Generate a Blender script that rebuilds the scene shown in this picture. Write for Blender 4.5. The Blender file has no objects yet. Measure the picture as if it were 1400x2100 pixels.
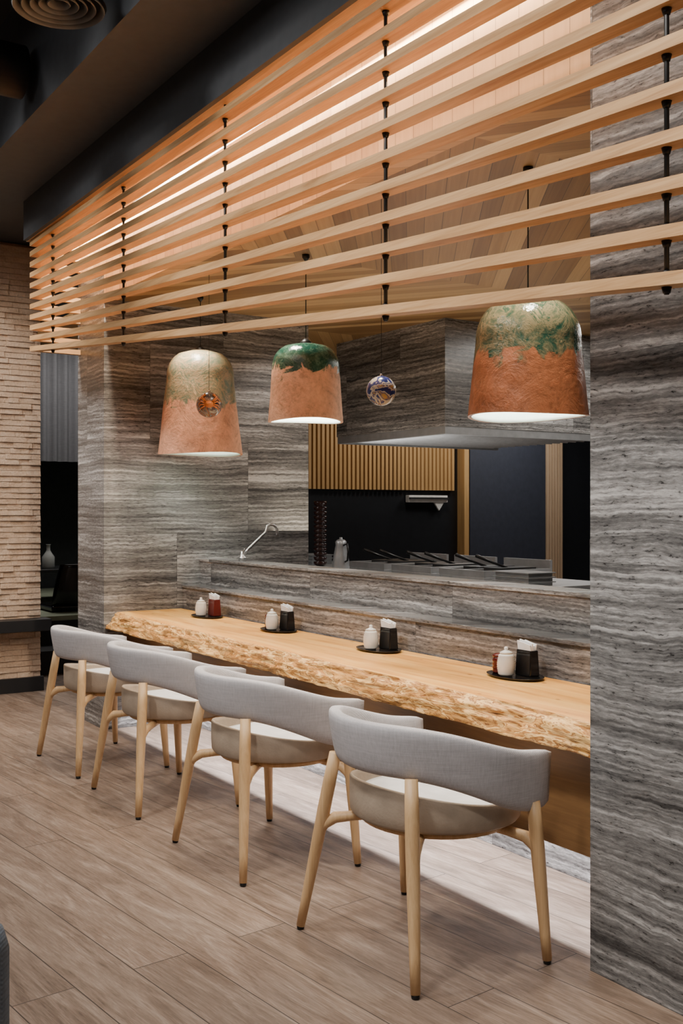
import bpy, math, random
from mathutils import Vector, noise, Matrix
random.seed(7)
scene=bpy.context.scene
COL=scene.collection

# ---------------------------------------------------------------- materials
def newmat(name):
    m=bpy.data.materials.new(name); m.use_nodes=True
    nt=m.node_tree; b=nt.nodes['Principled BSDF']
    return m,nt,b
def N(nt,t,**kw):
    n=nt.nodes.new(t)
    for k,v in kw.items(): setattr(n,k,v)
    return n
def L(nt,a,b): nt.links.new(a,b)
def ramp(nt,fac,stops,interp='LINEAR'):
    r=N(nt,'ShaderNodeValToRGB'); cr=r.color_ramp; cr.interpolation=interp
    while len(cr.elements)>1: cr.elements.remove(cr.elements[-1])
    cr.elements[0].position=stops[0][0]; cr.elements[0].color=(*stops[0][1],1)
    for p,c in stops[1:]:
        e=cr.elements.new(p); e.color=(*c,1)
    L(nt,fac,r.inputs[0]); return r
def coords(nt,scale=(1,1,1),rot=(0,0,0)):
    tc=N(nt,'ShaderNodeTexCoord'); mp=N(nt,'ShaderNodeMapping')
    mp.inputs['Scale'].default_value=scale; mp.inputs['Rotation'].default_value=rot
    L(nt,tc.outputs['Object'],mp.inputs['Vector']); return mp.outputs['Vector']
def noisetex(nt,vec,scale,detail=4,rough=.5,dist=0):
    n=N(nt,'ShaderNodeTexNoise'); n.inputs['Scale'].default_value=scale
    n.inputs['Detail'].default_value=detail; n.inputs['Roughness'].default_value=rough
    n.inputs['Distortion'].default_value=dist
    if vec is not None: L(nt,vec,n.inputs['Vector'])
    return n
def bump(nt,b,h,strength,dist=.01):
    bp=N(nt,'ShaderNodeBump'); bp.inputs['Strength'].default_value=strength; bp.inputs['Distance'].default_value=dist
    L(nt,h,bp.inputs['Height']); L(nt,bp.outputs[0],b.inputs['Normal'])
def math_(nt,op,a,bv=None,c=None):
    n=N(nt,'ShaderNodeMath',operation=op)
    for i,v in enumerate((a,bv,c)):
        if v is None: continue
        if isinstance(v,(int,float)): n.inputs[i].default_value=v
        else: L(nt,v,n.inputs[i])
    return n.outputs[0]
def mixc(nt,fac,a,b,mode='MIX'):
    n=N(nt,'ShaderNodeMix',data_type='RGBA',blend_type=mode)
    for idx,v in ((0,fac),(6,a),(7,b)):
        if isinstance(v,(int,float)): n.inputs[idx].default_value=v
        elif isinstance(v,tuple): n.inputs[idx].default_value=(*v,1)
        else: L(nt,v,n.inputs[idx])
    return n.outputs[2]
def plain(name,c,rough=.5,metal=0,bumpn=None):
    m,nt,b=newmat(name)
    v=coords(nt); n=noisetex(nt,v,18,3)
    r=ramp(nt,n.outputs[0],[(.3,tuple(x*.9 for x in c)),(.7,tuple(min(1,x*1.08) for x in c))])
    L(nt,r.outputs[0],b.inputs['Base Color'])
    b.inputs['Roughness'].default_value=rough; b.inputs['Metallic'].default_value=metal
    if bumpn: 
        n2=noisetex(nt,v,bumpn[0],3); bump(nt,b,n2.outputs[0],bumpn[1])
    return m
def emis(name,c,s):
    m,nt,b=newmat(name); b.inputs['Base Color'].default_value=(*c,1)
    b.inputs['Emission Color'].default_value=(*c,1); b.inputs['Emission Strength'].default_value=s
    return m
def wood(name,c1,c2,axis='X',across=22,rough=.45,c3=None,bstr=.15):
    m,nt,b=newmat(name)
    sc={'X':(1.1,across,across),'Y':(across,1.1,across),'Z':(across,across,1.1)}[axis]
    v=coords(nt,sc)
    n=noisetex(nt,v,1.0,5,.6,1.2)
    n2=noisetex(nt,v,6,3,.6,.3)
    f=math_(nt,'ADD',math_(nt,'MULTIPLY',n.outputs[0],.75),math_(nt,'MULTIPLY',n2.outputs[0],.25))
    st=[(.34,c1),(.66,c2)]
    if c3: st=[(.3,c3)]+[(.42,c1),(.68,c2)]
    r=ramp(nt,f,st); L(nt,r.outputs[0],b.inputs['Base Color'])
    b.inputs['Roughness'].default_value=rough
    bump(nt,b,n2.outputs[0],bstr,.004)
    return m

def travertine():
    m,nt,b=newmat('travertine_grey')
    tc=N(nt,'ShaderNodeTexCoord'); sp=N(nt,'ShaderNodeSeparateXYZ'); L(nt,tc.outputs['Object'],sp.inputs[0])
    h=math_(nt,'SUBTRACT',sp.outputs[0],sp.outputs[1])
    z=sp.outputs[2]
    row=math_(nt,'FLOOR',math_(nt,'DIVIDE',z,.62))
    hs=math_(nt,'ADD',h,math_(nt,'MULTIPLY',row,.53))
    colm=math_(nt,'FLOOR',math_(nt,'DIVIDE',hs,1.25))
    tid=N(nt,'ShaderNodeCombineXYZ'); L(nt,row,tid.inputs[0]); L(nt,colm,tid.inputs[1])
    wn=N(nt,'ShaderNodeTexWhiteNoise',noise_dimensions='3D'); L(nt,tid.outputs[0],wn.inputs['Vector'])
    off=math_(nt,'MULTIPLY',wn.outputs[0],9.0)
    cv=N(nt,'ShaderNodeCombineXYZ'); L(nt,math_(nt,'MULTIPLY',h,1.0),cv.inputs[0]); L(nt,off,cv.inputs[1]); L(nt,z,cv.inputs[2])
    warp=noisetex(nt,cv.outputs[0],2.2,2,.5)
    zz=math_(nt,'ADD',z,math_(nt,'MULTIPLY',warp.outputs[0],.045))
    wf=noisetex(nt,cv.outputs[0],11,5,.65)
    zz=math_(nt,'ADD',zz,math_(nt,'MULTIPLY',wf.outputs[0],.024))
    def layer(kh,kz,s,det,ro):
        c=N(nt,'ShaderNodeCombineXYZ'); L(nt,math_(nt,'MULTIPLY',h,kh),c.inputs[0]); L(nt,off,c.inputs[1]); L(nt,math_(nt,'MULTIPLY',zz,kz),c.inputs[2])
        return noisetex(nt,c.outputs[0],s,det,ro)
    n1=layer(.5,10,1.0,3,.55); n2=layer(1.8,64,1.0,4,.62); n3=layer(18,80,1.6,4,.7)
    f=math_(nt,'ADD',math_(nt,'MULTIPLY',n1.outputs[0],.42),math_(nt,'MULTIPLY',n2.outputs[0],.58))
    f=math_(nt,'ADD',f,math_(nt,'MULTIPLY',math_(nt,'SUBTRACT',n3.outputs[0],.5),.30))
    r=ramp(nt,f,[(.35,(.052,.051,.051)),(.44,(.125,.122,.120)),(.51,(.205,.200,.195)),(.56,(.31,.302,.295)),(.61,(.46,.45,.435)),(.70,(.63,.615,.60))])
    tone=math_(nt,'ADD',math_(nt,'MULTIPLY',wn.outputs[0],.20),.90)
    hsv=N(nt,'ShaderNodeHueSaturation'); L(nt,r.outputs[0],hsv.inputs['Color']); L(nt,tone,hsv.inputs['Value'])
    pr=ramp(nt,n3.outputs[0],[(.33,(0.22,0.22,0.22)),(.39,(1,1,1))])
    col=mixc(nt,1.0,hsv.outputs[0],pr.outputs[0],'MULTIPLY')
    fz=math_(nt,'FRACT',math_(nt,'DIVIDE',z,.62)); fx=math_(nt,'FRACT',math_(nt,'DIVIDE',hs,1.25))
    j=math_(nt,'MAXIMUM',math_(nt,'LESS_THAN',fz,.0035),math_(nt,'LESS_THAN',fx,.0017))
    col=mixc(nt,math_(nt,'MULTIPLY',j,.6),col,(.03,.03,.03))
    L(nt,col,b.inputs['Base Color'])
    b.inputs['Roughness'].default_value=.25
    bump(nt,b,pr.outputs[0],.12,.003)
    return m

def floor_mat():
    m,nt,b=newmat('oak_floor_planks')
    v=coords(nt,(1,1,1),(0,0,math.radians(-6)))
    br=N(nt,'ShaderNodeTexBrick'); br.offset=.37; br.offset_frequency=2
    L(nt,v,br.inputs['Vector'])
    br.inputs['Color1'].default_value=(0,0,0,1); br.inputs['Color2'].default_value=(1,1,1,1); br.inputs['Mortar'].default_value=(.5,.5,.5,1)
    br.inputs['Scale'].default_value=1; br.inputs['Mortar Size'].default_value=.0018; br.inputs['Mortar Smooth'].default_value=.1
    br.inputs['Brick Width'].default_value=2.1; br.inputs['Row Height'].default_value=.19; br.inputs['Bias'].default_value=0
    def lay(sx,sy,s,det,ro,di):
        mp=N(nt,'ShaderNodeMapping'); mp.inputs['Scale'].default_value=(sx,sy,1); L(nt,v,mp.inputs[0])
        add=N(nt,'ShaderNodeVectorMath',operation='ADD'); L(nt,mp.outputs[0],add.inputs[0])
        cx=N(nt,'ShaderNodeCombineXYZ'); L(nt,math_(nt,'MULTIPLY',br.outputs[0],37.0),cx.inputs[2]); L(nt,cx.outputs[0],add.inputs[1])
        return noisetex(nt,add.outputs[0],s,det,ro,di)
    n=lay(1.2,8,1.2,6,.62,2.2); n2=lay(7,110,1.5,4,.75,.5)
    f=math_(nt,'ADD',math_(nt,'MULTIPLY',n.outputs[0],.55),math_(nt,'MULTIPLY',n2.outputs[0],.45))
    r=ramp(nt,f,[(.33,(.080,.053,.037)),(.44,(.160,.110,.080)),(.53,(.225,.162,.122)),(.66,(.35,.27,.215))])
    tone=math_(nt,'ADD',math_(nt,'MULTIPLY',br.outputs[0],.32),.80)
    hsv=N(nt,'ShaderNodeHueSaturation'); L(nt,r.outputs[0],hsv.inputs['Color']); L(nt,tone,hsv.inputs['Value'])
    col=mixc(nt,br.outputs[1],hsv.outputs[0],(.04,.029,.022))
    L(nt,col,b.inputs['Base Color']); b.inputs['Roughness'].default_value=.5
    b.inputs['Specular IOR Level'].default_value=.4
    h=math_(nt,'SUBTRACT',math_(nt,'MULTIPLY',n2.outputs[0],.4),br.outputs[1])
    bump(nt,b,h,.3,.003)
    return m

def ceil_wood():
    m,nt,b=newmat('kitchen_ceiling_planks')
    tc=N(nt,'ShaderNodeTexCoord'); sp=N(nt,'ShaderNodeSeparateXYZ'); L(nt,tc.outputs['Object'],sp.inputs[0])
    x,y=sp.outputs[0],sp.outputs[1]
    pp=math_(nt,'PINGPONG',math_(nt,'ADD',x,20),1.9)
    v=math_(nt,'ADD',y,math_(nt,'MULTIPLY',pp,.75))
    band=math_(nt,'FLOOR',math_(nt,'DIVIDE',math_(nt,'ADD',x,20),1.9))
    pid=math_(nt,'FLOOR',math_(nt,'DIVIDE',v,.105))
    c=N(nt,'ShaderNodeCombineXYZ'); L(nt,band,c.inputs[0]); L(nt,pid,c.inputs[1])
    wn=N(nt,'ShaderNodeTexWhiteNoise'); L(nt,c.outputs[0],wn.inputs['Vector'])
    c2=N(nt,'ShaderNodeCombineXYZ'); L(nt,x,c2.inputs[0]); L(nt,math_(nt,'MULTIPLY',v,25),c2.inputs[1]); L(nt,math_(nt,'MULTIPLY',wn.outputs[0],9),c2.inputs[2])
    n=noisetex(nt,c2.outputs[0],1.5,4,.6,.6)
    f=math_(nt,'ADD',math_(nt,'MULTIPLY',wn.outputs[0],.6),math_(nt,'MULTIPLY',n.outputs[0],.4))
    r=ramp(nt,f,[(.15,(.20,.105,.04)),(.5,(.36,.21,.085)),(.85,(.58,.38,.18))])
    fr=math_(nt,'LESS_THAN',math_(nt,'FRACT',math_(nt,'DIVIDE',v,.105)),.04)
    col=mixc(nt,math_(nt,'MULTIPLY',fr,.7),r.outputs[0],(.05,.03,.015))
    L(nt,col,b.inputs['Base Color']); b.inputs['Roughness'].default_value=.5
    return m

def boards_mat(name,ca,cb,w=.115):
    m,nt,b=newmat(name)
    tc=N(nt,'ShaderNodeTexCoord'); sp=N(nt,'ShaderNodeSeparateXYZ'); L(nt,tc.outputs['Object'],sp.inputs[0])
    h=math_(nt,'SUBTRACT',sp.outputs[0],sp.outputs[1])
    pid=math_(nt,'FLOOR',math_(nt,'DIVIDE',h,w))
    wn=N(nt,'ShaderNodeTexWhiteNoise',noise_dimensions='1D'); L(nt,pid,wn.inputs['W'])
    c2=N(nt,'ShaderNodeCombineXYZ'); L(nt,math_(nt,'MULTIPLY',h,40),c2.inputs[0]); L(nt,math_(nt,'MULTIPLY',sp.outputs[2],1.5),c2.inputs[2]); L(nt,math_(nt,'MULTIPLY',wn.outputs[0],9),c2.inputs[1])
    n=noisetex(nt,c2.outputs[0],1,4,.6,.4)
    f=math_(nt,'ADD',math_(nt,'MULTIPLY',wn.outputs[0],.45),math_(nt,'MULTIPLY',n.outputs[0],.55))
    r=ramp(nt,f,[(.2,ca),(.8,cb)])
    fr=math_(nt,'LESS_THAN',math_(nt,'FRACT',math_(nt,'DIVIDE',h,w)),.03)
    col=mixc(nt,math_(nt,'MULTIPLY',fr,.6),r.outputs[0],(.08,.04,.02))
    L(nt,col,b.inputs['Base Color']); b.inputs['Roughness'].default_value=.5
    return m

def fabric(name,c,scale=900):
    m,nt,b=newmat(name)
    v=coords(nt)
    sp=N(nt,'ShaderNodeSeparateXYZ'); L(nt,v,sp.inputs[0])
    a=math_(nt,'SINE',math_(nt,'MULTIPLY',math_(nt,'ADD',sp.outputs[0],sp.outputs[1]),scale))
    c_=math_(nt,'SINE',math_(nt,'MULTIPLY',sp.outputs[2],scale))
    w=math_(nt,'MULTIPLY',a,c_)
    mp=N(nt,'ShaderNodeMapping'); mp.inputs['Scale'].default_value=(12,12,220); L(nt,v,mp.inputs[0])
    n=noisetex(nt,mp.outputs[0],1,3,.7)
    mp2=N(nt,'ShaderNodeMapping'); mp2.inputs['Scale'].default_value=(220,220,12); L(nt,v,mp2.inputs[0])
    n2=noisetex(nt,mp2.outputs[0],1,3,.7)
    f=math_(nt,'ADD',math_(nt,'MULTIPLY',n.outputs[0],.5),math_(nt,'MULTIPLY',n2.outputs[0],.5))
    r=ramp(nt,f,[(.35,tuple(x*.78 for x in c)),(.65,tuple(min(1,x*1.12) for x in c))])
    L(nt,r.outputs[0],b.inputs['Base Color']); b.inputs['Roughness'].default_value=.95
    bump(nt,b,math_(nt,'ADD',w,f),.25,.001)
    return m

def lamp_mat(name,low,mid,top,bound,r_low,r_top,thr=.5,sc=5.5):
    m,nt,b=newmat(name)
    v=coords(nt); sp=N(nt,'ShaderNodeSeparateXYZ'); L(nt,v,sp.inputs[0])
    n=noisetex(nt,v,9,6,.65,.8); n2=noisetex(nt,v,sc,6,.68,2.2); n3=noisetex(nt,v,45,4,.7)
    zz=math_(nt,'ADD',sp.outputs[2],math_(nt,'MULTIPLY',math_(nt,'SUBTRACT',n.outputs[0],.48),.30))
    mr=N(nt,'ShaderNodeMapRange'); L(nt,zz,mr.inputs[0]); mr.inputs[1].default_value=bound-.008; mr.inputs[2].default_value=bound+.012
    lowr=ramp(nt,math_(nt,'ADD',math_(nt,'MULTIPLY',n2.outputs[0],.6),math_(nt,'MULTIPLY',n3.outputs[0],.4)),[(.38,tuple(x*.62 for x in low)),(.47,tuple(x*.88 for x in low)),(.55,low),(.68,tuple(min(1,x*1.25) for x in low))])
    topr=ramp(nt,n2.outputs[0],[(thr-.12,top),(thr-.02,tuple((a+c)/2 for a,c in zip(top,mid))),(thr+.02,mid),(thr+.06,top),(thr+.13,tuple(min(1,x*1.3) for x in mid)),(thr+.18,tuple(x*.6+y*.4 for x,y in zip(top,low)))])
    sp3=ramp(nt,n3.outputs[0],[(.53,(0,0,0)),(.60,(1,1,1))])
    topc=mixc(nt,math_(nt,'MULTIPLY',sp3.outputs[0],.5),topr.outputs[0],mid)
    col=mixc(nt,mr.outputs[0],lowr.outputs[0],topc)
    L(nt,col,b.inputs['Base Color'])
    rr=math_(nt,'ADD',r_low,math_(nt,'MULTIPLY',mr.outputs[0],r_top-r_low)); L(nt,rr,b.inputs['Roughness'])
    bump(nt,b,math_(nt,'ADD',n3.outputs[0],math_(nt,'MULTIPLY',n2.outputs[0],2)),.35,.006)
    return m

def swirl_mat(name,stops,scale=9,rough=.2):
    m,nt,b=newmat(name); v=coords(nt)
    n=noisetex(nt,v,scale,3,.5,2.5); r=ramp(nt,n.outputs[0],stops)
    L(nt,r.outputs[0],b.inputs['Base Color']); b.inputs['Roughness'].default_value=rough
    return m
def bark_mat():
    m,nt,b=newmat('live_edge_bark')
    v=coords(nt,(2.6,9,16)); n=noisetex(nt,v,1.3,5,.6,1.6)
    n2=noisetex(nt,coords(nt,(10,30,45)),1,4,.6,.5)
    f=math_(nt,'ADD',math_(nt,'MULTIPLY',n.outputs[0],.87),math_(nt,'MULTIPLY',n2.outputs[0],.13))
    fr=math_(nt,'FRACT',math_(nt,'MULTIPLY',f,9.0))
    base=ramp(nt,f,[(.34,(.32,.12,.025)),(.44,(.72,.38,.11)),(.475,(.42,.16,.035)),(.50,(.82,.49,.17)),(.54,(.86,.55,.22)),(.56,(.48,.20,.045)),(.60,(.72,.38,.11)),(.68,(.32,.12,.03))])
    edge=ramp(nt,fr,[(0,(.16,.07,.03)),(.14,(1,1,1)),(.84,(1,1,1)),(1,(.55,.36,.2))])
    col=mixc(nt,.9,base.outputs[0],edge.outputs[0],'MULTIPLY')
    L(nt,col,b.inputs['Base Color']); b.inputs['Roughness'].default_value=.45
    bump(nt,b,math_(nt,'ADD',math_(nt,'FLOOR',math_(nt,'MULTIPLY',f,9.0)),n2.outputs[0]),.7,.012); return m
def slab_mat():
    m,nt,b=newmat('slab_wood_top')
    v=coords(nt,(.9,9,9)); n=noisetex(nt,v,1.2,6,.55,1.6)
    r=ramp(nt,n.outputs[0],[(.3,(.54,.21,.035)),(.5,(.74,.35,.075)),(.7,(.84,.48,.14))])
    vo=N(nt,'ShaderNodeTexVoronoi'); vo.inputs['Scale'].default_value=1.0; L(nt,coords(nt,(6,10,1)),vo.inputs['Vector'])
    k=ramp(nt,vo.outputs['Distance'],[(.05,(.25,.11,.05)),(.10,(1,1,1))])
    col=mixc(nt,.85,r.outputs[0],k.outputs[0],'MULTIPLY')
    L(nt,col,b.inputs['Base Color']); b.inputs['Roughness'].default_value=.40; return m
def stack_stone():
    m,nt,b=newmat('split_face_stone')
    v=coords(nt,(7,7,26)); wn=noisetex(nt,v,1,2,.5); n=noisetex(nt,coords(nt),60,4,.7)
    f=math_(nt,'ADD',math_(nt,'MULTIPLY',wn.outputs[0],.5),math_(nt,'MULTIPLY',n.outputs[0],.5))
    r=ramp(nt,f,[(.3,(.50,.34,.23)),(.5,(.68,.49,.35)),(.7,(.82,.64,.49))])
    L(nt,r.outputs[0],b.inputs['Base Color']); b.inputs['Roughness'].default_value=.85
    bump(nt,b,n.outputs[0],.9,.012); return m

M={}
M['stone']=travertine(); M['floor']=floor_mat(); M['kceil']=ceil_wood()
M['boards']=boards_mat('bulkhead_boards',(.52,.29,.13),(.74,.47,.24))
M['slat']=wood('ash_slat',(.50,.28,.12),(.70,.44,.22),'X',26,.5,(.36,.18,.07))
M['slatY']=wood('ash_slat_y',(.50,.28,.12),(.70,.44,.22),'Y',26,.5)
M['slatZ']=wood('wall_slat_wood',(.46,.27,.10),(.62,.39,.17),'Z',26,.5)
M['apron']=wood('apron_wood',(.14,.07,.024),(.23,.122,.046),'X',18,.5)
M['leg']=wood('chair_ash',(.54,.33,.155),(.70,.47,.25),'Z',40,.45)
M['slab']=slab_mat(); M['bark']=bark_mat(); M['brick']=stack_stone()
M['black']=plain('black_paint',(.014,.014,.016),.5); M['dark']=plain('charcoal_paint',(.052,.057,.065),.6)
M['blackgloss']=plain('black_lacquer',(.008,.007,.007),.12)
M['rod']=plain('black_steel',(.012,.012,.012),.4,.3)
M['ceil']=plain('ceiling_black',(.010,.010,.011),.8)
M['fab']=fabric('grey_upholstery',(.51,.495,.515)); M['fab2']=fabric('blue_grey_upholstery',(.24,.28,.33))
M['shell']=plain('taupe_leather',(.37,.295,.225),.55,0,(120,.1)); M['pad']=plain('pale_leather',(.66,.65,.64),.5,0,(90,.08))
M['steel']=plain('brushed_steel',(.50,.50,.50),.28,1.0); M['dsteel']=plain('dark_steel',(.12,.12,.12),.35,.9)
M['lsteel']=plain('satin_steel',(.44,.45,.46),.38,.55)
M['panel']=plain('black_panel',(.016,.018,.022),.35); M['slate']=plain('slate_blue_panel',(.040,.046,.066),.55,0,(30,.1))
M['white']=plain('white_ceramic',(.76,.73,.66),.35); M['paper']=plain('napkin_paper',(.85,.85,.85),.8)
M['redlac']=plain('red_lacquer',(.10,.010,.008),.2); M['curtain']=fabric('curtain_grey',(.16,.16,.17),300)
M['bowl']=plain('dark_bowl_lacquer',(.035,.012,.010),.2)
M['tatami']=plain('tatami',(.34,.38,.27),.8,0,(200,.3)); M['wplastic']=plain('white_plastic',(.75,.75,.73),.4)
M['led']=emis('led_warm',(1,.90,.76),14); M['ledc']=emis('led_cool',(.92,.94,1),6); M['bulb']=emis('lamp_bulb',(1,.95,.87),18)
M['glaze_in']=plain('lamp_inside_glaze',(.72,.82,.77),.35)

# ---------------------------------------------------------------- mesh helpers
def obj(name,verts,faces,mat,parent=None,smooth=False,loc=(0,0,0),mats=None,fm=None):
    me=bpy.data.meshes.new(name); me.from_pydata([tuple(v) for v in verts],[],faces); me.update()
    o=bpy.data.objects.new(name,me); COL.objects.link(o); o.location=loc
    if mats:
        for m in mats: me.materials.append(m)
        for i,p in enumerate(me.polygons): p.material_index=fm[i]
    else: me.materials.append(mat)
    if smooth:
        for p in me.polygons: p.use_smooth=True
    if parent: o.parent=parent
    return o
def empty(name,loc=(0,0,0),rz=0):
    e=bpy.data.objects.new(name,None); COL.objects.link(e); e.location=loc; e.rotation_euler=(0,0,rz); e.empty_display_size=.1; return e
BF=[(0,3,2,1),(4,5,6,7),(0,1,5,4),(1,2,6,5),(2,3,7,6),(3,0,4,7)]
def bv(x0,x1,y0,y1,z0,z1):
    return [(x0,y0,z0),(x1,y0,z0),(x1,y1,z0),(x0,y1,z0),(x0,y0,z1),(x1,y0,z1),(x1,y1,z1),(x0,y1,z1)]
def box(name,x0,x1,y0,y1,z0,z1,mat,parent=None,bevel=0,loc=(0,0,0)):
    o=obj(name,bv(x0,x1,y0,y1,z0,z1),BF,mat,parent,loc=loc)
    if bevel:
        b=o.modifiers.new('b','BEVEL'); b.width=bevel; b.segments=3
        for p in o.data.polygons: p.use_smooth=True
        o.modifiers.new('w','WEIGHTED_NORMAL')
    return o
def boxes(name,lst,mat,parent=None,loc=(0,0,0)):
    V=[];F=[]
    for b in lst:
        n=len(V); V+=bv(*b); F+=[tuple(i+n for i in f) for f in BF]
    return obj(name,V,F,mat,parent,loc=loc)
def lathe(name,prof,mat,parent=None,loc=(0,0,0),seg=40,sx=1,sy=1,smooth=True,wob=None):
    V=[];F=[]
    for r,z in prof:
        for k in range(seg):
            a=2*math.pi*k/seg; rr=r;zz=z
            if wob: rr,zz=wob(r,z,a)
            V.append((rr*math.cos(a)*sx,rr*math.sin(a)*sy,zz))
    for i in range(len(prof)-1):
        for k in range(seg):
            k2=(k+1)%seg; F.append((i*seg+k,i*seg+k2,(i+1)*seg+k2,(i+1)*seg+k))
    return obj(name,V,F,mat,parent,smooth,loc)
def tube(name,pts,rad,mat,parent=None,seg=14,loc=(0,0,0),flat=1.0):
    pts=[Vector(p) for p in pts]
    if not isinstance(rad,(list,tuple)): rad=[rad]*len(pts)
    V=[];F=[]; up=None
    for i,p in enumerate(pts):
        d=(pts[min(i+1,len(pts)-1)]-pts[max(i-1,0)]).normalized()
        if up is None: up=Vector((0,0,1)) if abs(d.z)<.9 else Vector((1,0,0))
        a=d.cross(up).normalized(); b=a.cross(d).normalized(); up=b
        for k in range(seg):
            t=2*math.pi*k/seg; V.append(p+a*math.cos(t)*rad[i]*flat+b*math.sin(t)*rad[i])
    for i in range(len(pts)-1):
        for k in range(seg):
            k2=(k+1)%seg; F.append((i*seg+k,i*seg+k2,(i+1)*seg+k2,(i+1)*seg+k))
    F.append(tuple(range(seg))[::-1]); F.append(tuple((len(pts)-1)*seg+k for k in range(seg)))
    return obj(name,V,F,mat,parent,True,loc)

# ---------------------------------------------------------------- room shell
# X runs along the bar (negative = far), Y towards the bar wall, Z up
XR=-2.257; XL=-6.406; XP=-6.897; YP=2.371
box('floor',-13,4,-4,9.5,-.1,0,M['floor'])
box('ceiling',-13,4,-4,2.6,4.1,4.2,M['ceil'])
box('wall_right',XR,4,YP,3.95,0,4.1,M['stone'])
box('wall_left',XP,XL,YP,3.889,0,2.92,M['stone'])
box('wall_back',-13,4,-4.1,-4,0,4.1,M['dark'])
box('wall_side',4,4.1,-4,9.5,0,4.1,M['dark'])
box('wall_bulkhead_upper',XL,XR,YP,2.46,2.74,3.45,M['boards'])
box('wall_bulkhead_left',XP,XL,YP+.0,2.46,2.92,3.45,M['boards'])
box('trim_beam',-8.1,4,1.60,2.02,3.42,4.1,M['dark'])
box('trim_beam_fascia',-6.9,4,2.005,2.03,3.165,3.42,M['dark'])
box('trim_beam_top',-13,4,2.02,9.5,3.45,3.6,M['dark'])
box('trim_cove_board',-6.9,4,2.03,2.285,3.165,3.19,M['slat'])
box('trim_cove_end',-6.92,-6.9,2.03,2.37,3.165,3.45,M['slatY'])
box('led_strip_cove',-6.88,XR-.01,2.286,2.310,3.166,3.178,M['led'])

# stacked stone wall at far left (blocks)
V=[];F=[]
z=.11; 
while z<3.42:
    h=.043; y=-4.0+random.uniform(0,.1)
    while y<2.485:
        l=random.uniform(.05,.2); y2=min(y+l,2.485)
        d=random.uniform(0,.013); n=len(V); z1=z+h-.0025
        V+=[(-8.2,y,z),(-8.1+d,y,z),(-8.1+d,y2-.001,z),(-8.2,y2-.001,z),(-8.2,y,z1),(-8.106+d*.8,y,z1),(-8.106+d*.8,y2-.001,z1),(-8.2,y2-.001,z1)]
        F+=[tuple(i+n for i in f) for f in BF]
        y=y2
    z+=h
bw=empty('wall_stacked_stone')
obj('stone_blocks',V,F,M['brick'],bw)
box('backing',-8.4,-8.15,-4,2.48,0,3.45,M['brick'],bw)
box('baseboard_left',-8.1,-8.06,-4,2.50,0,.11,M['black'])
box('trim_ledge',-8.08,-7.93,-4,2.52,.475,.565,M['black'],bevel=.004)

# room beyond the passage
box('wall_far',-13,-12.6,2.4,9.5,0,3.45,M['dark'])
tp=empty('tatami_platform')
box('platform_base',-12.58,-9.2,2.6,7.5,.002,.41,M['black'],tp)
box('tatami_mat',-12.56,-9.22,2.6,7.5,.41,.45,M['tatami'],tp)
box('platform_step',-9.2,-8.8,2.6,7.5,.002,.2,M['black'],tp)
V=[];F=[];n=160
for i in range(n+1):
    y=2.5+3.0*i/n; x=-11.4+.035*math.sin(y*52)+.01*math.sin(y*23)
    V+=[(x,y,1.93),(x,y,3.3)]
for i in range(n): F.append((2*i,2*i+2,2*i+3,2*i+1))
obj('window_curtain',V,F,M['curtain'],None,True)
M['dgrey']=plain('dark_grey_lacquer',(.035,.036,.04),.25)
lt=empty('low_table',(-10.9,3.62,.45))
box('top',-.35,.35,-.5,.5,.30,.34,M['dgrey'],lt,.004)
boxes('legs',[(-.32,-.26,-.46,-.4,0,.3),(.26,.32,-.46,-.4,0,.3),(-.32,-.26,.4,.46,0,.3),(.26,.32,.4,.46,0,.3)],M['dgrey'],lt)
zc=empty('legless_chair',(-9.75,3.25,.452))
box('seat',-.22,.22,-.22,.22,0,.06,M['blackgloss'],zc,.02)
V=[];F=[]
for i in range(13):
    t=i/12
    for j in range(9):
        w=j/8-.5; yy=w*.4*(1-.25*t*t); xx=-.2-.10*t+.10*(w*2)**2*.6
        V.append((-xx,yy,.04+.40*t))
for i in range(12):
    for j in range(8): F.append((i*9+j,i*9+j+1,(i+1)*9+j+1,(i+1)*9+j))
o=obj('backrest',V,F,M['blackgloss'],zc,True); s=o.modifiers.new('s','SOLIDIFY'); s.thickness=.02
lathe('glass_bottle',[(0,0),(.06,0),(.065,.02),(.065,.12),(.03,.17),(.02,.19),(.02,.24),(.026,.25),(0,.25)],plain('pale_glass',(.5,.52,.5),.1),None,(-10.75,3.38,.79),24)

# partition between counter and kitchen
part=empty('wall_partition')
box('partition_low',XL,XR,2.92,3.04,0,.885,M['stone'],part)
box('partition_ledge',XL,XR,2.905,3.04,.885,.902,M['stone'],part,.002)
box('partition_high',XL,XR,3.04,3.19,0,1.055,M['stone'],part)
box('partition_cap',XL,XR,3.03,3.20,1.055,1.073,M['stone'],part,.002)

# kitchen shell
box('ceiling_kitchen',-8.6,-.9,2.46,9.5,2.74,2.80,M['kceil'])
box('wall_kitchen_far',-8.6,-8.25,3.9,9.5,0,2.74,M['panel'])
box('wall_kitchen_right',-.95,-.85,3.95,9.5,0,2.74,M['dark'])
box('wall_kitchen_back',-8.25,-.95,9.4,9.5,0,2.74,M['dark'])
ws=[]
y=4.55
while y<6.70:
    ws.append((-8.25,-8.20,y,y+.028,1.59,2.74)); y+=.048
boxes('trim_slat_cladding',ws,M['slatZ'])
box('trim_cladding_back',-8.25,-8.235,4.5,6.72,1.59,2.74,wood('cladding_back',(.16,.085,.03),(.22,.12,.045),'Z'))
box('door_frame_kitchen',-8.25,-8.14,6.77,6.83,0,2.2,M['slatZ'])
box('wall_slate_panel',-8.25,-8.16,6.86,7.9,0,2.74,M['slate'])
ws=[]; y=7.92
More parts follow.
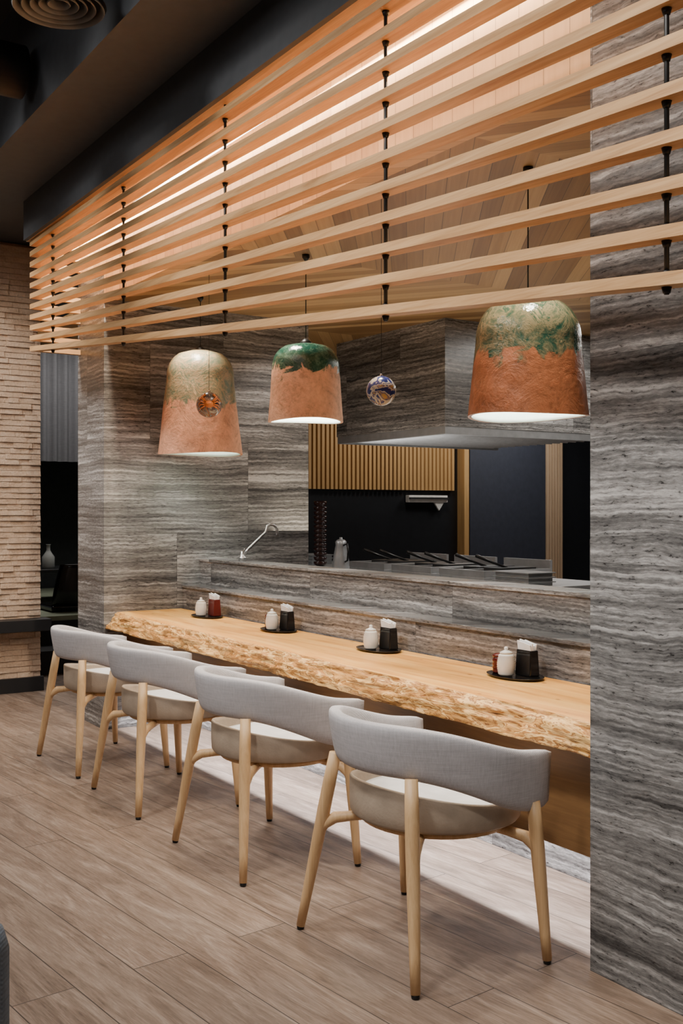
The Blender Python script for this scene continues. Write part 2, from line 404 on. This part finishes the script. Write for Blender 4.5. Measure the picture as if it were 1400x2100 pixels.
while y<8.14: ws.append((-8.25,-8.15,y,y+.022,0,2.74)); y+=.04
boxes('trim_slat_screen_kitchen',ws,wood('pale_slats',(.50,.35,.22),(.66,.49,.33),'Z'))
kr=empty('wall_knife_rack',(-8.24,6.35,1.47))
box('rack_body',0,.06,-.24,.24,0,.07,M['wplastic'],kr,.005)
box('rack_rail',.06,.08,-.24,.24,.03,.05,M['steel'],kr)
obj('rack_hook',[(.03,.08,0),(.03,.2,0),(.03,.14,-.08),(.05,.08,0),(.05,.2,0),(.05,.14,-.08)],[(0,1,2),(5,4,3),(0,3,4,1),(1,4,5,2),(2,5,3,0)],M['wplastic'],kr)

# extractor hood
hd=empty('extractor_hood')
box('hood_cladding',-7.136,-5.74,4.6,6.3,1.985,2.74,M['stone'],hd)
box('hood_rim_front',-7.13,-5.745,4.605,4.645,1.93,1.985,M['lsteel'],hd)
box('hood_rim_right',-5.785,-5.745,4.645,6.29,1.93,1.985,M['lsteel'],hd)
box('hood_rim_left',-7.13,-7.09,4.645,6.29,1.93,1.985,M['lsteel'],hd)
V=[];F=[]
for i in range(14):
    x=-7.05+i*.09
    n=len(V); V+=[(x,4.7,1.94),(x+.045,4.7,1.983),(x+.045,6.2,1.983),(x,6.2,1.94)]; F.append((n,n+1,n+2,n+3))
o=obj('hood_filters',V,F,M['lsteel'],hd)

# steel worktop + fryers
wt=empty('steel_worktop')
box('top',-8.1,-4.64,4.3,5.15,.89,.93,M['lsteel'],wt,.004)
box('body',-8.05,-4.7,4.36,5.1,.002,.89,M['dsteel'],wt)
box('shelf',-8.05,-4.7,4.32,5.1,.3,.33,M['steel'],wt)
for X in (-6.45,-5.9,-5.35):
    fr=empty('deep_fryer',(X,4.72,.931))
    box('tank',-.23,.23,-.3,.3,0,.035,M['lsteel'],fr,.006)
    boxes('tank_walls',[(-.23,.23,-.3,-.28,.035,.075),(-.23,.23,.28,.3,.035,.13),(-.23,-.21,-.28,.28,.035,.075),(.21,.23,-.28,.28,.035,.075),(-.01,.01,-.28,.28,.035,.075)],M['lsteel'],fr)
    box('well',-.2,.2,-.26,.26,.036,.04,M['black'],fr)
    for q,u in enumerate((-.11,.10)):
        tube('basket_handle_%d'%(q+1),[(u,.08,.06),(u-.02,-.10,.12),(u-.04,-.22,.165)],[.008,.009,.012],M['rod'],fr,8)
        boxes('basket_%d'%(q+1),[(u-.08,u+.08,-.12,.2,.045,.085)],M['dsteel'],fr)
# stacked gastronorm pans
for X,Y in ((-4.86,4.52),(-7.75,4.75)):
    gp=empty('steel_food_pan',(X,Y,.931))
    for k in range(3):
        z0=k*.028
        boxes('pan_%d'%(k+1),[(-.15,.15,-.1,.1,z0,z0+.02),(-.165,.165,-.115,.115,z0+.021,z0+.027)],M['lsteel'],gp)
prof=[(0,0)]
for i in range(14):
    z0=i*.038; prof+=[(.028,z0),(.05,z0+.012),(.056,z0+.034)]
prof+=[(.05,.54),(0,.53)]
lathe('bowl_stack',prof,M['bowl'],None,(-7.42,4.62,.931),24)
cp=empty('coffee_pot',(-6.95,4.52,.931))
lathe('body',[(0,0),(.07,0),(.072,.01),(.06,.1),(.042,.19),(.045,.215),(.03,.23),(.012,.235),(.012,.25),(0,.25)],M['lsteel'],cp,seg=28)
tube('handle',[(.042,0,.19),(.09,0,.2),(.105,0,.14),(.095,0,.07),(.065,0,.06)],.008,M['rod'],cp,8)
tube('spout',[(-.045,0,.18),(-.075,0,.215)],[.016,.01],M['steel'],cp,10)
rk=empty('steel_shelf_rack',(-5.02,5.3,0))
for i,(a,b) in enumerate(((0,0),(.8,0),(0,.5),(.8,.5))): box('post_%d'%(i+1),a-.015,a+.015,b-.015,b+.015,.002,1.2,M['lsteel'],rk)
for i,zz in enumerate((.4,.75,.93,1.05,1.17)):
    boxes('shelf_%d'%(i+1),[(0,.8,0,.02,zz,zz+.02),(0,.8,.48,.5,zz,zz+.02),(0,.02,0,.5,zz,zz+.02),(.78,.8,0,.5,zz,zz+.02)]+[(.08*k,.08*k+.008,0,.5,zz+.006,zz+.012) for k in range(1,10)],M['lsteel'],rk)
fc=empty('kitchen_faucet',(-5.95,3.12,1.074))
lathe('base',[(0,0),(.025,0),(.025,.02),(.014,.03),(.012,.06),(0,.06)],M['steel'],fc,seg=20)
pts=[(0,0,.03),(.0,.05,.08),(0,.17,.18)]+[(0,.21+.045*math.cos(a)*1.0,.185+.045*math.sin(a)) for a in [math.radians(d) for d in (130,100,70,40,10,-10)]]+[(0,.256,.15)]
tube('spout',pts,.0095,M['steel'],fc,12)
tube('lever',[(.0,0,.05),(.05,-.01,.075)],.005,M['steel'],fc,8)

sc_=empty('security_camera',(-2.42,2.66,2.64))
box('body',-.05,.05,-.03,.03,-.03,.03,M['wplastic'],sc_,.012)
tube('stem',[(0,0,.03),(0,0,.098)],.01,M['wplastic'],sc_,10)

# ---------------------------------------------------------------- slat screen
scr=empty('hanging_slat_screen')
def zb(s): return 1.962+(s-1.719)*.0955
def zt(s): return 3.10+(s-1.719)*.0085
def zi(i,s): return zb(s)+(zt(s)-zb(s))*i/10
sa,sb=6.88,.5
H=.016;
for i in range(11):
    V=[];
    for s in (sa,sb):
        z=zi(i,s)
        V+=[(-s,2.04,z-H),(-s,2.10,z-H),(-s,2.10,z+H),(-s,2.04,z+H)]
    F=[(0,1,2,3),(7,6,5,4),(0,4,5,1),(1,5,6,2),(2,6,7,3),(3,7,4,0)]
    obj('slat_%d'%(i+1),V,F,M['slat'],scr)
    z=zi(i,6.86); 
    box('return_slat_%d'%(i+1),-6.88,-6.84,2.10,YP-.002,z-H,z+H,M['slatY'],scr)
for k,s in enumerate((6.49,5.30,4.108,2.904,1.719,.55)):
    tube('rod_%d'%(k+1),[(-s,2.07,zb(s)-.035),(-s,2.07,3.17)],.0065,M['rod'],scr,10)
    for i in range(11):
        z=zi(i,s)
        lathe('washer',[(0,z-H-.016),(.009,z-H-.016),(.013,z-H-.001),(0,z-H-.001)],M['rod'],scr,(-s,2.07,0),12)
        lathe('collar',[(0,z+H+.001),(.013,z+H+.001),(.011,z+H+.007),(0,z+H+.007)],M['rod'],scr,(-s,2.07,0),12)

# ---------------------------------------------------------------- counter
ct=empty('bar_counter')
nx=420; V=[];F=[];fm=[]
def slab_pts(x):
    n1=noise.noise(Vector((x*1.3,0,0))); n2=noise.noise(Vector((x*5,3,0))); 
    far=(-x-2.2)/4.2
    ytop=2.414+.024*n1+.010*n2+.035*far
    rows=[(2.903,.745),(ytop+.03,.745),(ytop,.743)]
    m=14
    for j in range(1,m+1):
        t=j/m
        y=ytop*(1-t)+(2.380+.006*n1)*t-.012*math.sin(t*math.pi)
        y+=.018*noise.noise(Vector((x*4,t*6,1)))+.012*noise.noise(Vector((x*16,t*11,5)))
        z=.743-.100*t
        y=max(y,2.373)
        rows.append((y,z))
    rows.append((2.6,.643)); rows.append((2.903,.643))
    return rows
nr=len(slab_pts(0))
for i in range(nx+1):
    x=XL+.002+(XR-XL-.004)*i/nx
    for (y,z) in slab_pts(x): V.append((x,y,z))
for i in range(nx):
    for j in range(nr-1):
        F.append((i*nr+j,i*nr+j+1,(i+1)*nr+j+1,(i+1)*nr+j)); fm.append(0 if j<2 else 1)
F.append(tuple(range(nr))); fm.append(0); F.append(tuple(nx*nr+j for j in range(nr))[::-1]); fm.append(0)
o=obj('live_edge_slab',V,F,None,ct,False,mats=[M['slab'],M['bark']],fm=fm)
for p in o.data.polygons: p.use_smooth=(fm[p.index]==1)
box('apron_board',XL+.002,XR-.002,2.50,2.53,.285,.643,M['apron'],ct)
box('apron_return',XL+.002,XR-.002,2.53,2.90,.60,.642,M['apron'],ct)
box('led_strip_counter',XL+.05,XR-.02,2.59,2.62,.585,.599,M['ledc'],ct)

# ---------------------------------------------------------------- table items
def tray(x,y):
    lathe('serving_tray',[(0,.0),(.11,0),(.130,.005),(.136,.0105),(.134,.011),(.128,.0085),(0,.0085)],M['blackgloss'],None,(x,y,.7455),48,1,.64)
def jar(x,y,z=.7545):
    e=empty('ceramic_jar',(x,y,z))
    p=[(0,0),(.024,0)]
    for k in range(9):
        zz=.004+k*.0085; r=.028+.006*math.sin(math.pi*(k+.5)/9)
        p+=[(r,zz),(r+.0022,zz+.004)]
    p+=[(.026,.083),(.022,.085),(.0,.085)]
    lathe('body',p,M['white'],e,seg=32)
    lathe('lid',[(0,.0855),(.024,.0855),(.025,.09),(.012,.096),(.006,.1),(.009,.106),(.005,.111),(0,.112)],M['white'],e,seg=24)
def spice(x,y,z=.7545):
    e=empty('spice_jar',(x,y,z))
    p=[(0,0),(.020,0)]
    for k in range(4):
        zz=.002+k*.014; p+=[(.0235,zz),(.025,zz+.006),(.022,zz+.0125)]
    p+=[(.022,.062),(0,.062)]
    lathe('body',p,M['redlac'],e,seg=28)
    lathe('lid',[(0,.0625),(.0235,.0625),(.0245,.07),(.018,.076),(0,.078)],M['redlac'],e,seg=28)
def holder(x,y,mat,z=.7545,rz=0):
    e=empty('napkin_holder',(x,y,z),rz)
    w,d=.043,.026
    V=[(-w,-d,0),(w,-d,0),(w,d,0),(-w,d,0),(-w*.95,-d*.75,.1),(w*.95,-d*.75,.1),(w*.95,d*.75,.1),(-w*.95,d*.75,.1)]
    o=obj('shell',V,BF,mat,e); b=o.modifiers.new('b','BEVEL'); b.width=.004; b.segments=3
    V=[];F=[]
    for k in range(4):
        yy=-.0115+.0075*k; h=.125+.005*math.sin(k*2.1)
        n=len(V); V+=bv(-.036+.002*k,.036-.001*k,yy-.003,yy+.003,.095,h); F+=[tuple(i+n for i in f) for f in BF]
        for q in range(4,8):
            vx=list(V[n+q]); vx[1]+=(-.006+.004*k); vx[2]+=.010*(1 if q in(4,7) else -.3); V[n+q]=tuple(vx)
    obj('napkins',V,F,M['paper'],e)
TY=2.80
for x,kind in ((-5.80,'a'),(-4.92,'f'),(-3.985,'b'),(-3.06,'f')):
    tray(x,TY)
    jar(x-.012,TY-.035)
    holder(x+.035,TY+.032,M['redlac'] if kind=='a' else M['blackgloss'])
    if kind=='f': spice(x-.082,TY-.012)

# ---------------------------------------------------------------- pendant lamps
def lamp(x,y,z0,R,h,mat,taper,tb,seg=64):
    e=empty('pendant_lamp',(x,y,z0))
    rnd=random.random()*10
    outer=[];n=30
    for i in range(n+1):
        t=i/n
        if t<tb: r=R*(1-taper*t/tb)
        else:
            q=(t-tb)/(1-tb); rb=R*(1-taper)
            r=rb*(.30+.70*max(0,1-q**2.4)**(1/2.0))
        outer.append((r,h*t))
    outer.append((.02,h+.004))
    inner=[(max(r-.014,0),z if z<h*.5 else z-.012) for r,z in outer[::-1]]
    prof=outer+inner
    prof.append((outer[0][0],0.0))
    def wob(r,z,a):
        w=1+.016*noise.noise(Vector((math.cos(a)*1.5,math.sin(a)*1.5,z*5+rnd)))
        dz=.006*math.sin(a*2+rnd)*(1-z/h)
        return r*w,z+dz
    o=lathe('shade',prof,mat,e,(0,0,0),seg,wob=wob)
    o.data.materials.append(M['glaze_in'])
    for i,p in enumerate(o.data.polygons):
        if i>=(len(outer))*seg and i< (len(prof)-2)*seg: p.material_index=1
    lathe('cap',[(0,h-.005),(.03,h-.005),(.03,h+.012),(.008,h+.03),(0,h+.03)],M['rod'],e,seg=20)
    tube('cord',[(0,0,h+.02),(0,0,2.735-z0)],.0028,M['rod'],e,8)
    lathe('ceiling_rose',[(0,2.738-z0),(.02,2.738-z0),(.02,2.725-z0),(.006,2.705-z0),(0,2.705-z0)],M['rod'],e,seg=20)
    lathe('bulb_socket',[(0,h-.03),(.03,h-.03),(.03,h-.12),(0,h-.12)],M['rod'],e,seg=16)
    lathe('bulb',[(0,h-.12),(.03,h-.13),(.05,h-.18),(.04,h-.215),(0,h-.23)],M['bulb'],e,seg=20)
    ld=bpy.data.lights.new('lamp_light','POINT'); ld.energy=20; ld.color=(1,.95,.87); ld.shadow_soft_size=.05
    l=bpy.data.objects.new('lamp_light',ld); COL.objects.link(l); l.parent=e; l.location=(0,0,h-.27)
mA=lamp_mat('ceramic_a',(.80,.40,.24),(.42,.29,.16),(.13,.18,.12),.30,.65,.3,.5,6)
mB=lamp_mat('ceramic_b',(.88,.52,.34),(.10,.20,.14),(.012,.065,.045),.25,.6,.12,.56)
mC=lamp_mat('ceramic_c',(.44,.165,.075),(.24,.20,.11),(.020,.075,.050),.225,.3,.10,.5,6)
lamp(-6.00,2.85,1.746,.263,.65,mA,.20,.72)
lamp(-4.72,2.85,1.864,.197,.405,mB,.10,.68)
lamp(-3.04,2.85,1.762,.234,.46,mC,.13,.62)

def ball(x,y,z,r,mat):
    e=empty('decorative_ball',(x,y,z))
    pr=[(r*math.sin(math.pi*i/24),-r*math.cos(math.pi*i/24)) for i in range(25)]
    lathe('globe',pr,mat,e,seg=40)
    tube('string',[(0,0,r),(0,0,2.738-z)],.0012,M['rod'],e,6)
    lathe('ring',[(0,r-.004),(.008,r-.003),(.006,r+.008),(0,r+.01)],M['steel'],e,seg=12)
    return e
ball(-3.68,2.6,1.91,.064,swirl_mat('blue_wave_glaze',[(.36,(.02,.03,.13)),(.47,(.03,.05,.2)),(.49,(.6,.55,.42)),(.56,(.55,.5,.4)),(.58,(.04,.06,.2)),(.68,(.5,.32,.1))],11))
e=ball(-5.36,2.6,1.99,.072,swirl_mat('brown_glaze',[(.38,(.08,.08,.09)),(.46,(.30,.24,.18)),(.5,(.45,.16,.05)),(.55,(.09,.08,.10)),(.65,(.55,.5,.4))],12))
crab=plain('orange_glaze',(.65,.2,.04),.3)
D=Vector((.90,-.43,.02)).normalized(); U=Vector((0,0,1)); Rr=D.cross(U).normalized(); U=Rr.cross(D)
def sp(u,v,lift=0):
    p=(D*math.sqrt(max(0,1-u*u-v*v))+Rr*u+U*v); return p*(.072+lift)
V=[];F=[]
for i in range(7):
    for k in range(16):
        a=2*math.pi*k/16; q=i/6
        V.append(sp(q*.38*math.cos(a),q*.28*math.sin(a)-.05,.012*math.cos(q*math.pi/2)))
for i in range(6):
    for k in range(16): F.append((i*16+k,i*16+(k+1)%16,(i+1)*16+(k+1)%16,(i+1)*16+k))
obj('crab_body',V,F,crab,e,True)
for sg in (-1,1):
    for k in range(4):
        tube('crab_leg',[sp(sg*.33,-.05+.1*(k-1.5),.003),sp(sg*(.58),-.05+.24*(k-1.5)+.08,.008),sp(sg*.78,-.15+.26*(k-1.5),.002)],[.004,.003,.0015],crab,e,6)
    tube('crab_claw',[sp(sg*.25,.15,.003),sp(sg*.5,.45,.008),sp(sg*.3,.66,.006)],[.004,.006,.009],crab,e,8)

# ---------------------------------------------------------------- chairs
def chair(x,y,rz,fabm,name='dining_chair'):
    e=empty(name,(x,y,0),rz)
    path=[]
    for i in range(8): path.append((-.312-.012*i/7,.32-.20*i/7))
    for i in range(1,40):
        a=math.pi+math.pi*i/40; 
        path.append((.324*math.cos(a),.12+.32*math.sin(a)))
    for i in range(8): path.append((.324-.012*i/7,.12+.20*i/7))
    V=[];F=[];Mx=24;n=len(path)
    for i,(px,py) in enumerate(path):
        a=Vector(path[max(0,i-1)]);b=Vector(path[min(n-1,i+1)]); d=(b-a).normalized(); nrm=Vector((d.y,-d.x))
        w=min(1,max(0,(py+.18)/.44)); w=w*w*(3-2*w)
        zt_=.752-.095*w; zb_=.590-.125*w
        endf=1.0
        dd=min(i,n-1-i)
        if dd<4: endf=[.05,.62,.86,.97][dd]
        hc=(zt_+zb_)/2; hh=(zt_-zb_)/2*(.80+.20*endf); th=.026*endf
        for k in range(Mx):
            t=2*math.pi*k/Mx; c=math.cos(t);s_=math.sin(t)
            ex=.5
            u=math.copysign(abs(c)**ex,c)*th; v=math.copysign(abs(s_)**ex,s_)*hh
            lean=.014*(v/hh)*(1-w*.6)
            V.append((px+nrm.x*(u+lean),py+nrm.y*(u+lean),hc+v))
    for i in range(n-1):
        for k in range(Mx):
            k2=(k+1)%Mx; F.append((i*Mx+k,i*Mx+k2,(i+1)*Mx+k2,(i+1)*Mx+k))
    F.append(tuple(range(Mx))[::-1]); F.append(tuple((n-1)*Mx+k for k in range(Mx)))
    obj('backrest',V,F,fabm,e,True)
    sy=.95; oy=.11
    def wob(r,z,a):
        if z>.48:
            back=max(0,-math.sin(a)); z=z+.045*back**1.3
        return r,z
    lathe('seat_shell',[(0,.415),(.262,.415),(.280,.418),(.286,.426),(.288,.46),(.288,.494),(.284,.500),(.277,.498),(.274,.486),(.272,.455),(0,.455)],M['shell'],e,(0,oy,0),seg=64,sx=1,sy=sy,wob=wob)
    lathe('seat_cushion',[(0,.456),(.262,.456),(.268,.464),(.260,.476),(.22,.481),(0,.483)],M['pad'],e,(0,oy,0),seg=48,sx=1,sy=sy)
    lathe('seat_ring',[(0,.392),(.24,.392),(.25,.396),(.25,.414),(0,.414)],M['leg'],e,(0,oy,0),seg=40,sy=sy)
    for i,(fx,fy,tx,ty,tz) in enumerate(((-.305,-.215,-.195,-.150,.60),(.305,-.215,.212,-.156,.60),(-.355,.265,-.326,.235,.50),(.355,.265,.326,.235,.50))):
        P0=Vector((fx,fy,.012));P1=Vector((tx,ty,tz))
        pts=[P0.lerp(P1,t/6) for t in range(7)]
        tube('leg_%d'%(i+1),pts,[.0145,.0165,.0185,.0205,.022,.022,.020],M['leg'],e,16)
        lathe('foot_%d'%(i+1),[(0,.0),(.011,.0),(.0125,.004),(.0125,.013),(0,.013)],M['rod'],e,(fx,fy,0),12)
        f=lambda z:P0.lerp(P1,(z-.012)/(tz-.012))
        A=f(.32);B=f(.36);C=f(.392); ins=Vector((tx*.5,oy+(ty-oy)*.5,.398))
        pts=[A,B.lerp(Vector((ins.x,ins.y,.36)),.05),C.lerp(ins,.2)+Vector((0,0,-.009)),C.lerp(ins,.5)+Vector((0,0,-.003)),ins]
        tube('bracket_%d'%(i+1),pts,[.012,.018,.019,.016,.012],M['leg'],e,12)
    return e
chair(-5.63,2.035,.03,M['fab']); chair(-4.766,2.035,-.02,M['fab']); chair(-3.77,2.035,0,M['fab']); chair(-2.71,2.02,.03,M['fab'])

# blue-grey lounge chair at the near left edge
lc=empty('lounge_chair',(-1.875,.035,0),.15)
box('back',-.38,.38,.22,.36,.25,.80,M['fab2'],lc,.05)
box('seat',-.38,.38,-.38,.22,.25,.45,M['fab2'],lc,.04)
box('arm_1',-.45,-.36,-.38,.3,.25,.62,M['fab2'],lc,.035)
box('arm_2',.36,.45,-.38,.3,.25,.62,M['fab2'],lc,.035)
for i,(a,b) in enumerate(((-.36,-.32),(.36,-.32),(-.36,.3),(.36,.3))): tube('leg_%d'%(i+1),[(a,b,.0),(a*.95,b*.95,.26)],[.014,.02],M['leg'],lc,10)

# ---------------------------------------------------------------- ceiling services
df=empty('ceiling_diffuser',(-4.19,1.36,3.43))
M['diff']=plain('diffuser_grey',(.22,.22,.22),.5)
for i in range(5):
    r=.18-.034*i
    lathe('ring_%d'%(i+1),[(r,0+.004*i),(r+.003,.004+.004*i),(r-.014,.028+.004*i),(r-.018,.026+.004*i),(r,0+.004*i)],M['diff'],df,seg=48)
lathe('collar',[(.19,.02),(.17,.05),(.12,.1),(.12,.67)],M['dark'],df,seg=40)
dc=empty('ventilation_duct')
tube('duct_body',[(-5.35,-3.9,3.62),(-5.35,1.55,3.62)],.13,M['black'],dc,28)
for k in range(8): tube('duct_band_%d'%(k+1),[(-5.35,1.2-k*.7,3.62),(-5.35,1.24-k*.7,3.62)],.136,M['black'],dc,28)

def spot(x,y,z,tx,ty,tz,en,ang,col=(1,.94,.87),soft=.05,blend=.7):
    ld=bpy.data.lights.new('spot','SPOT'); ld.energy=en; ld.spot_size=math.radians(ang); ld.spot_blend=blend; ld.color=col; ld.shadow_soft_size=soft
    o=bpy.data.objects.new('spot_light',ld); COL.objects.link(o); o.location=(x,y,z)
    o.rotation_euler=(Vector((tx,ty,tz))-Vector((x,y,z))).to_track_quat('-Z','Y').to_euler(); return o
def area(x,y,z,sx,sy,en,col,rot=(0,0,0),nm='area_light',spread=180):
    ld=bpy.data.lights.new(nm,'AREA'); ld.shape='RECTANGLE'; ld.size=sx; ld.size_y=sy; ld.energy=en; ld.color=col; ld.spread=math.radians(spread)
    o=bpy.data.objects.new(nm,ld); COL.objects.link(o); o.location=(x,y,z); o.rotation_euler=rot; return o
for x in (-5.9,-4.9,-3.9,-2.9):
    spot(x+.1,2.66,2.70,x+.1,2.70,.7,72,80,(1,.90,.76))
    spot(x,3.4,2.70,x-.3,3.9,1.0,18,110)
for x in (-7.2,-5.4,-3.8,-2.2,-.6): spot(x,.2,3.95,x-.1,2.3,1.1,230,80,(1,.95,.89),.15,.9)
for x in (-6.5,-4.4,-2.4): spot(x,1.2,3.95,x,1.0,0,60,95,(1,.94,.87),.10,.9)
area(-3.0,-1.0,3.9,7,2.5,140,(1,.97,.94))
# cove
area((-6.88+XR)/2,2.335,3.19,4.55,.03,95,(1,.83,.62),(math.radians(-12),0,0),'cove_light')
# under counter
area((XL+XR)/2,2.605,.575,4.0,.04,70,(.95,.95,1),(math.radians(10),0,0),'counter_led',150)
# kitchen
area(-5.0,5.6,2.70,3.5,.5,50,(1,.95,.88),nm='kitchen_light')
area(-7.4,7.3,2.70,1.0,.8,22,(1,.95,.9),nm='kitchen_light')
area(-5.0,3.8,1.25,3.0,.4,14,(1,.86,.66),(math.radians(180),0,0),'kitchen_uplight')
spot(-7.4,5.9,2.6,-8.2,5.9,1.7,25,140,(1,.9,.78),.1)
spot(-6.4,5.3,1.90,-6.3,4.9,.9,26,120,(1,.97,.92),.1)
area(-6.4,5.2,1.15,1.0,.5,8,(1,.97,.92),(math.radians(180),0,0),'hood_fill')  # added fill with no fixture, brightens the hood filters from below
area(-10.3,3.6,3.3,1.5,1.5,34,(1,.95,.9),nm='room_light')
spot(-6.2,1.0,3.9,-8.1,2.1,1.3,120,60,(1,.91,.82),.1)

w=bpy.data.worlds.new('world'); scene.world=w; w.use_nodes=True
w.node_tree.nodes['Background'].inputs[0].default_value=(.9,.93,1,1); w.node_tree.nodes['Background'].inputs[1].default_value=.05

cam=bpy.data.cameras.new('camera'); co=bpy.data.objects.new('camera',cam); COL.objects.link(co)
co.location=(0,0,1.4); co.rotation_euler=(math.radians(90),0,math.radians(56.93))
cam.sensor_fit='VERTICAL'; cam.sensor_height=36; cam.sensor_width=24; cam.lens=36*2150/2100; cam.shift_y=-5/2100
cam.clip_start=.05
scene.camera=co
